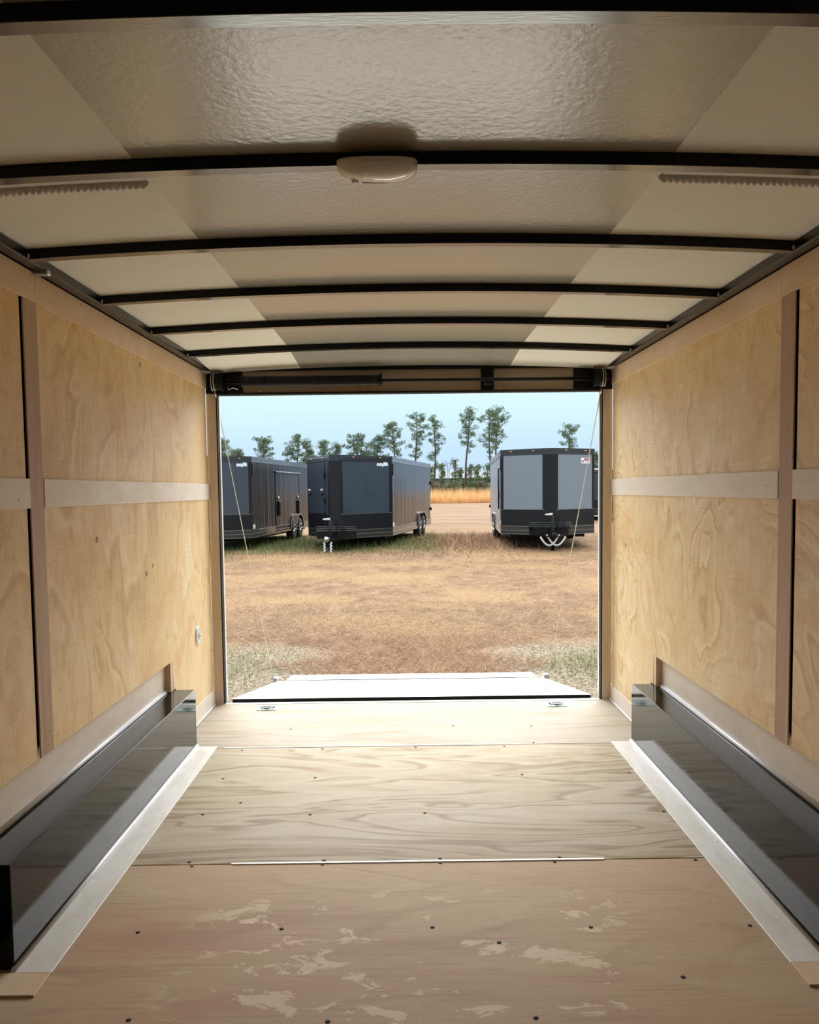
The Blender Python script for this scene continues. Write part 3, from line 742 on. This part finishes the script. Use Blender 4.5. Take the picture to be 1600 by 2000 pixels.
    if door == 'leftbar':
        MB().box(*X(.0, .02), .35, 1.25, zb + .1, zt - .45, .003).build('side_door', side, t)
        MB().tube([(sx * (w + .05), .5, zb + .7), (sx * (w + .05), .5, zt - .5), (sx * (w + .02), .75, zt - .45)], .02, 8).build('door_bar', 'black', t)
        MB().box(*X(.01, .05), .62, .7, zb + 1.0, zb + 1.15, .005).build('door_handle', 'black', t)
    for z in (.55, 1.55):
        MB().box(*X(.0, .05), L - .02, L + .05, zb + z, zb + z + .12, .005).build('rear_hinge', 'black', t)
    # tandem wheels and fender
    if wheels:
        R = .37
        for yy in wheels:
            for s in (-1, 1):
                wh = MB()
                wh.lathe([(-.115, .22), (-.11, .335), (-.08, R), (.08, R), (.11, .335), (.115, .22)], 'x', (s * (w - .075), yy, R), 28).build('tire', 'rubber', t)
                c = s * (w + .03)
                q = t.children[-1]
                MB().lathe([(-.03, .195), (.006, .20), (.012, .18), (-.02, .15), (-.01, .06), (.012, .05)] if s > 0 else [(.03, .195), (-.006, .20), (-.012, .18), (.02, .15), (.01, .06), (-.012, .05)], 'x', (c, yy, R), 20).build('wheel_rim', 'chrome', q)
                mb = MB()
                for k in range(5):
                    a = 2 * math.pi * k / 5; ca, sa = math.cos(a), math.sin(a)
                    mb.tube([(c, yy + .05 * ca, R + .05 * sa), (c + s * .004, yy + .175 * ca, R + .175 * sa)], [.028, .02], 6)
                mb.build('spokes', 'chrome', q)
        ya, yb = wheels[0], wheels[-1]
        for s in (-1, 1):
            c0, c1 = sorted((s * (w - .002), s * (w + .05)))
            def pf(r):
                P = [(ya - r * math.cos(a), R + .04 + r * math.sin(a)) for a in [math.radians(q) for q in range(0, 81, 10)]]
                P += [(yb + r * math.sin(a), R + .04 + r * math.cos(a)) for a in [math.radians(q) for q in range(10, 91, 10)]]
                return P
            o_, i_ = pf(.50), pf(.435)
            MB().prism(o_ + i_[::-1], c0, c1, 'x').build('fender', 'trimgrey', t)
            c0, c1 = sorted((s * (w - .23), s * (w + .006)))
            MB().prism(i_ + [(yb + .43, R + .02), (ya - .43, R + .02)], c0 if s > 0 else c0, c1, 'x').build('wheel_well', 'void', t)
    # underframe
    MB().box(-w + .25, w - .25, .1, L - .1, zb - .1, zb + .01).build('underframe', 'black', t)
    if not simple:
        tz = zb + .02
        tf = MB()
        for s in (-1, 1): tf.tube([(s * .75, .1, tz), (s * .06, -d - .75, tz)], .055, 4, smooth=False)
        tf.build('tongue_frame', 'black', t)
        # stepped nose tray
        mb = MB()
        mb.prism([(-.56, -d + .22), (-.44, -d - .30), (.44, -d - .30), (.56, -d + .22)], zb + .02, zb + .20, 'z')
        mb.prism([(-.585, -d + .22), (-.47, -d - .33), (.47, -d - .33), (.585, -d + .22)], zb + .19, zb + .225, 'z')
        mb.build('tongue_tray', 'black', t)
        mb = MB()
        for z in (.24, .29, .34): mb.prism([(-.58, -d + .1), (-.5, -d - .03), (.5, -d - .03), (.58, -d + .1)], zb + z, zb + z + .016, 'z')
        mb.build('tray_ribs', 'ribgrey', t)
        MB().box(-.06, .06, -d - .95, -d - .7, tz - .03, tz + .07, .02, 2).ball((0, -d - .93, tz + .03), .075, 12, 8).build('coupler', 'galv' if not sticker else 'black', t)
        jk = MB().tube([(jackx, -d - .52, .03), (jackx, -d - .52, zb + .55)], .042, 12).lathe([(.0, .07), (.03, .07), (.04, .04)], 'z', (jackx, -d - .52, 0), 12).build('jack', 'black', t)
        MB().tube([(jackx, -d - .52, zb + .58), (jackx - .06, -d - .52, zb + .58), (jackx - .2, -d - .54, zb + .575)], [.035, .03, .018], 8).build('jack_handle', 'white_metal', jk, 'pale crank handle')
        for s in (-1, 1):
            if sticker:
                pts = [Vector((s * (-.33 + .49 * k / 24), -d - .62, tz - .03 - .26 * math.sin(math.pi * k / 24) ** .9 + .06 * k / 24)) for k in range(25)]
            else:
                pts = [Vector((s * .09 + .015 * s * math.sin(k * .9), -d - .80 - .01 * k / 24, tz - .06 - (tz - .07) * k / 24)) for k in range(25)]
            MB().tube(pts, [(.020 if k % 2 else .030) for k in range(25)], 7).build('safety_chain', 'white_metal', t, 'white wrapped safety chain')
        wr = MB()
        for k in range(3):
            wr.tube([(.1 + .02 * k, -d - .35, zb + .2), (.12 + .06 * k, -d - .4, zb + .48 + .06 * k), (.24 + .05 * k, -d - .38, zb + .5), (.30 + .03 * k, -d - .3, zb + .22)], .008, 5)
        wr.build('wiring', 'rubber', t)
    return t
make_trailer('left black enclosed trailer cut off by the door post, with a wide side door', (-5.784, 18.86), -.112, 7.6, .9, 2.32, -.02, wheels=(4.75, 5.65), door='side', logo=True)
make_trailer('middle black enclosed trailer with a door in its nose and hanging white chains', (-1.728, 19.652), -.176, 7.757, 1.75, 2.30, -.04, wheels=(5.0, 5.9), door='front', logo=True)
make_trailer('right enclosed trailer with two blue grey nose panels and a white sticker', (3.941, 18.082), -.067, 8.6, .806, 2.386, .038, front='bluegrey', side='bluegrey', wheels=(4.4, 5.3), wheel_side=-1, door='leftbar', sticker=True)
ft = make_trailer('far dark trailer half hidden behind the right door post and grey trailer', (10.62, 36.9), -.05, 6.5, .5, 2.19, .0, simple=True, wheels=(3.6, 4.5), wheel_side=-1)
MB().box(-1.34, 1.34, -.1, 6.6, 2.575, 2.66, .02).build('roof_cap', 'white_metal', ft, 'white roof cap')

# ---------------------------------------------------------------- far building, trees, shrubs
t = thing('warehouse', 'long pale metal warehouse behind the far bushes', 'building', (9, 129, G))
MB().box(-14, 14, -4, 6, 0, 3.35).build('wall', 'wall_grey', t)
MB().prism([(-4.4, 3.3), (-4.4, 3.45), (1, 4.75), (6.4, 3.45), (6.4, 3.3)], -14.3, 14.3, 'x').build('roof', 'roof_grey', t)
MB().box(-14.3, 14.3, -4.55, -4.35, 3.18, 3.42).build('gutter', 'trimgrey', t)
for x in (-6.5, 1.5, 8): MB().box(x, x + 1.0, -4.05, -3.98, 0, 2.1).build('door', 'trimgrey', t)

def tuft(c, r, n, size, flat=.75):
    p = rng.normal(0, 1, (n, 3)); p /= np.linalg.norm(p, axis=1)[:, None] + 1e-6
    p *= (rng.uniform(.25, 1, n) ** .5 * r)[:, None]; p[:, 2] *= flat; p += np.array(c)
    a = rng.normal(0, 1, (n, 3)); a /= np.linalg.norm(a, axis=1)[:, None]; b = rng.normal(0, 1, (n, 3)); b -= a * (a * b).sum(1)[:, None]; b /= np.linalg.norm(b, axis=1)[:, None]
    s = (size * rng.uniform(.6, 1.4, n))[:, None]
    return np.stack([p - a * s, p + a * s * .6 + b * s * .28, p + a * s * .6 - b * s * .28], 1)
def pine(label, x, y, lean, H, cb, hw, kind='tall', mat='needles', group='pines along the far tree line'):
    t = thing('pine_tree', label, 'tree', (x, y, G), 0, group)
    r0 = .012 * H + .05
    axis = lambda z: Vector((lean * (z / H) + .12 * math.sin(z * .6 + x), .1 * math.sin(z * .5 + y), z))
    mb = MB(); K = 12
    mb.tube([axis(H * .98 * k / K) for k in range(K + 1)], [r0 * (1 - .8 * k / K) for k in range(K + 1)], 7)
    T = []; ch = H - cb
    nb = 32 if kind == 'tall' else 36 if kind == 'dense' else 20
    for k in range(nb):
        u = ((k + random.random()) / nb) ** (.72 if kind == 'tall' else 1); z = cb + ch * u * .97
        if kind == 'young': prof = (1 - u) ** .8 * 1.0 + .12
        elif kind == 'dense': prof = math.sqrt(max(.05, 1 - (1.7 * (u - .42)) ** 2))
        else: prof = (.5 + .55 * random.random()) * (math.sqrt(max(.10, 1 - (2.3 * (u - .68)) ** 2)) if u > .68 else math.sqrt(max(.22, 1 - (1.25 * (u - .68)) ** 2)))
        a = random.uniform(0, 2 * math.pi); R = hw * prof * random.uniform(.6, 1.22)
        p0 = axis(z * .97); p1 = p0 + Vector((R * math.cos(a), R * math.sin(a), R * (.35 if kind != 'young' else .25) * random.uniform(.3, 1.3)))
        pm = p0.lerp(p1, .5) - Vector((0, 0, R * .06))
        mb.tube([p0, pm, p1], [r0 * .32 * (1 - .6 * u), r0 * .22 * (1 - .6 * u), r0 * .08], 5)
        m_ = 2 + int(R * 1.6)
        for j in range(m_):
            q = p0.lerp(p1, .42 + .58 * (j + 1) / m_) + Vector((random.gauss(0, .16), random.gauss(0, .16), random.gauss(.05, .12)))
            T.append(tuft(q, random.uniform(.28, .5) * (.8 if kind == 'young' else 1), 24 if kind != 'dense' else 34, .17))
    T.append(tuft(axis(H) - Vector((0, 0, .2)), .42, 50, .17))
    T.append(tuft(axis(H) - Vector((.2, 0, .6)), .55, 50, .17))
    mb.build('trunk', 'bark', t)
    tri_mesh('crown', np.concatenate(T), mat, t)
    return t
PINES = [
 ('pine crown above the left trailer, half hidden by the door post', -27.69,118,.20,9.71,5.99,1.00,'tall'),
 ('low pine crown beside the left door post', -24.52,112,.29,7.64,5.75,1.17,'tall'),
 ('round lone pine crown above the left trailer roof', -21.21,116,.26,9.73,5.84,1.66,'tall'),
 ('bushy dense pine above the gap between left and middle trailers', -15.50,110,.37,9.63,3.80,1.94,'dense'),
 ('short pine just right of the bushy dense one', -13.88,112,.26,7.73,3.81,.95,'dense'),
 ('faint thin pine above the left end of the middle trailer', -13.72,135,.15,10.27,6.37,1.31,'tall'),
 ('small faint pine next to the thin one above the middle trailer', -12.05,138,.14,9.90,6.45,.89,'tall'),
 ('wide dense pine above the centre of the middle trailer', -7.44,114,.57,9.88,4.87,2.01,'dense'),
 ('pointed bushy pine between the wide pine and the sparse tall one', -4.24,118,-.04,9.97,4.95,1.31,'dense'),
 ('sparse layered pine over the right part of the middle trailer', -1.84,112,.13,11.41,5.48,1.75,'tall'),
 ('tall round-topped pine left of the trailer end', 1.41,116,.13,13.05,5.95,1.74,'tall'),
 ('tall pine just above the rear end of the middle trailer', 3.99,112,.11,12.28,4.33,1.39,'tall'),
 ('tallest slim leaning pine alone in the gap between trailers', 8.09,108,.58,12.97,6.70,1.27,'tall'),
 ('tall pine with bare trunk left of the right trailer', 11.88,112,.07,13.12,6.05,1.61,'tall'),
 ('wide pine with long right branches above the right trailer corner', 13.12,116,.36,13.58,7.31,2.27,'tall'),
 ('pine crown above the right part of the grey trailer', 24.47,118,.07,11.22,5.36,1.54,'tall'),
 ('short pine between the grey trailer and the right door post', 25.66,105,-.01,6.36,2.54,.82,'dense')]
for L_, x, y, ln, H, cb, hw, k in PINES: pine(L_, x, y, ln, H, cb, hw, k)
YOUNG = [('young pine near the middle trailer end', 4.77,108,.03,5.28,1.42,.85), ('tallest young pine in the gap, pointed top', 6.48,107,.10,5.85,1.26,.84),
 ('young pine just right of the leaning tall pine', 8.94,109,.10,5.05,1.22,.71), ('young pine in the right half of the gap', 9.83,107,-.05,4.98,1.22,.70),
 ('young pine beside the right trailer edge', 11.08,109,.09,5.16,1.19,.78), ('young pine touching the middle trailer rear edge', 3.36,108,.10,4.80,1.29,.64),
 ('young pine left of the leaning tall pine', 7.73,110,.02,4.66,1.23,.65)]
for L_, x, y, ln, H, cb, hw in YOUNG: pine(L_, x, y, ln, H, .6, hw, 'young', 'needles_y', 'young pines in front of the warehouse')
BARE = [('bare grey tree left of the leaning pine', 5.92,114,.28,7.59,.59), ('small bare tree right of the leaning pine', 10.25,116,-.04,6.37,.60),
        ('bare branching tree by the right door post', 25.98,112,.13,9.64,1.02), ('low bare tree above the grey trailer roof', 21.20,116,-.22,8.71,1.21),
        ('bare thin tree above the left trailer', -24.32,120,.45,7.94,.62)]
for L_, x, y, ln, H, hw in BARE:
    t = thing('bare_tree', L_, 'tree', (x, y, G), 0, 'bare trees at the far tree line')
    mb = MB()
    def grow(p, d, ln_, r, dep):
        q = p + d * ln_
        mb.tube([p, p.lerp(q, .5) + Vector((random.gauss(0, .03), random.gauss(0, .03), 0)), q], [r, r * .8, r * .6], 5)
        if dep:
            for k in range(3):
                e = (d + Vector((random.gauss(0, .45) * hw, random.gauss(0, .4) * hw, random.uniform(0, .3)))).normalized()
                grow(p.lerp(q, random.uniform(.55, 1)), e, ln_ * .58, r * .55, dep - 1)
    grow(Vector((0, 0, 0)), Vector((ln / H, 0, 1)).normalized(), H * .45, .07, 4)
    mb.build('branches', 'bare', t)
for k in range(15):
    x = 2.5 + k * .72 + random.uniform(-.05, .05); y = 104.6 + (k % 2) * .9; h = random.uniform(1.7, 2.9)
    t = thing('shrub', 'scrubby shrub in the thicket before the warehouse', 'shrub', (x, y, G), 0, 'scrub thicket before the warehouse')
    T = [tuft((random.gauss(0, .28), random.gauss(0, .28), h * random.uniform(.12, .95)), .36, 40, .17, 1.0) for _ in range(40)]
    tri_mesh('foliage', np.concatenate(T), 'shrub' if k % 3 else 'needles_y', t)
    mb = MB()
    for q in range(4): mb.tube([(0, 0, 0), (random.gauss(0, .25), random.gauss(0, .25), h * .9)], [.03, .012], 5)
    mb.build('stems', 'bark', t)
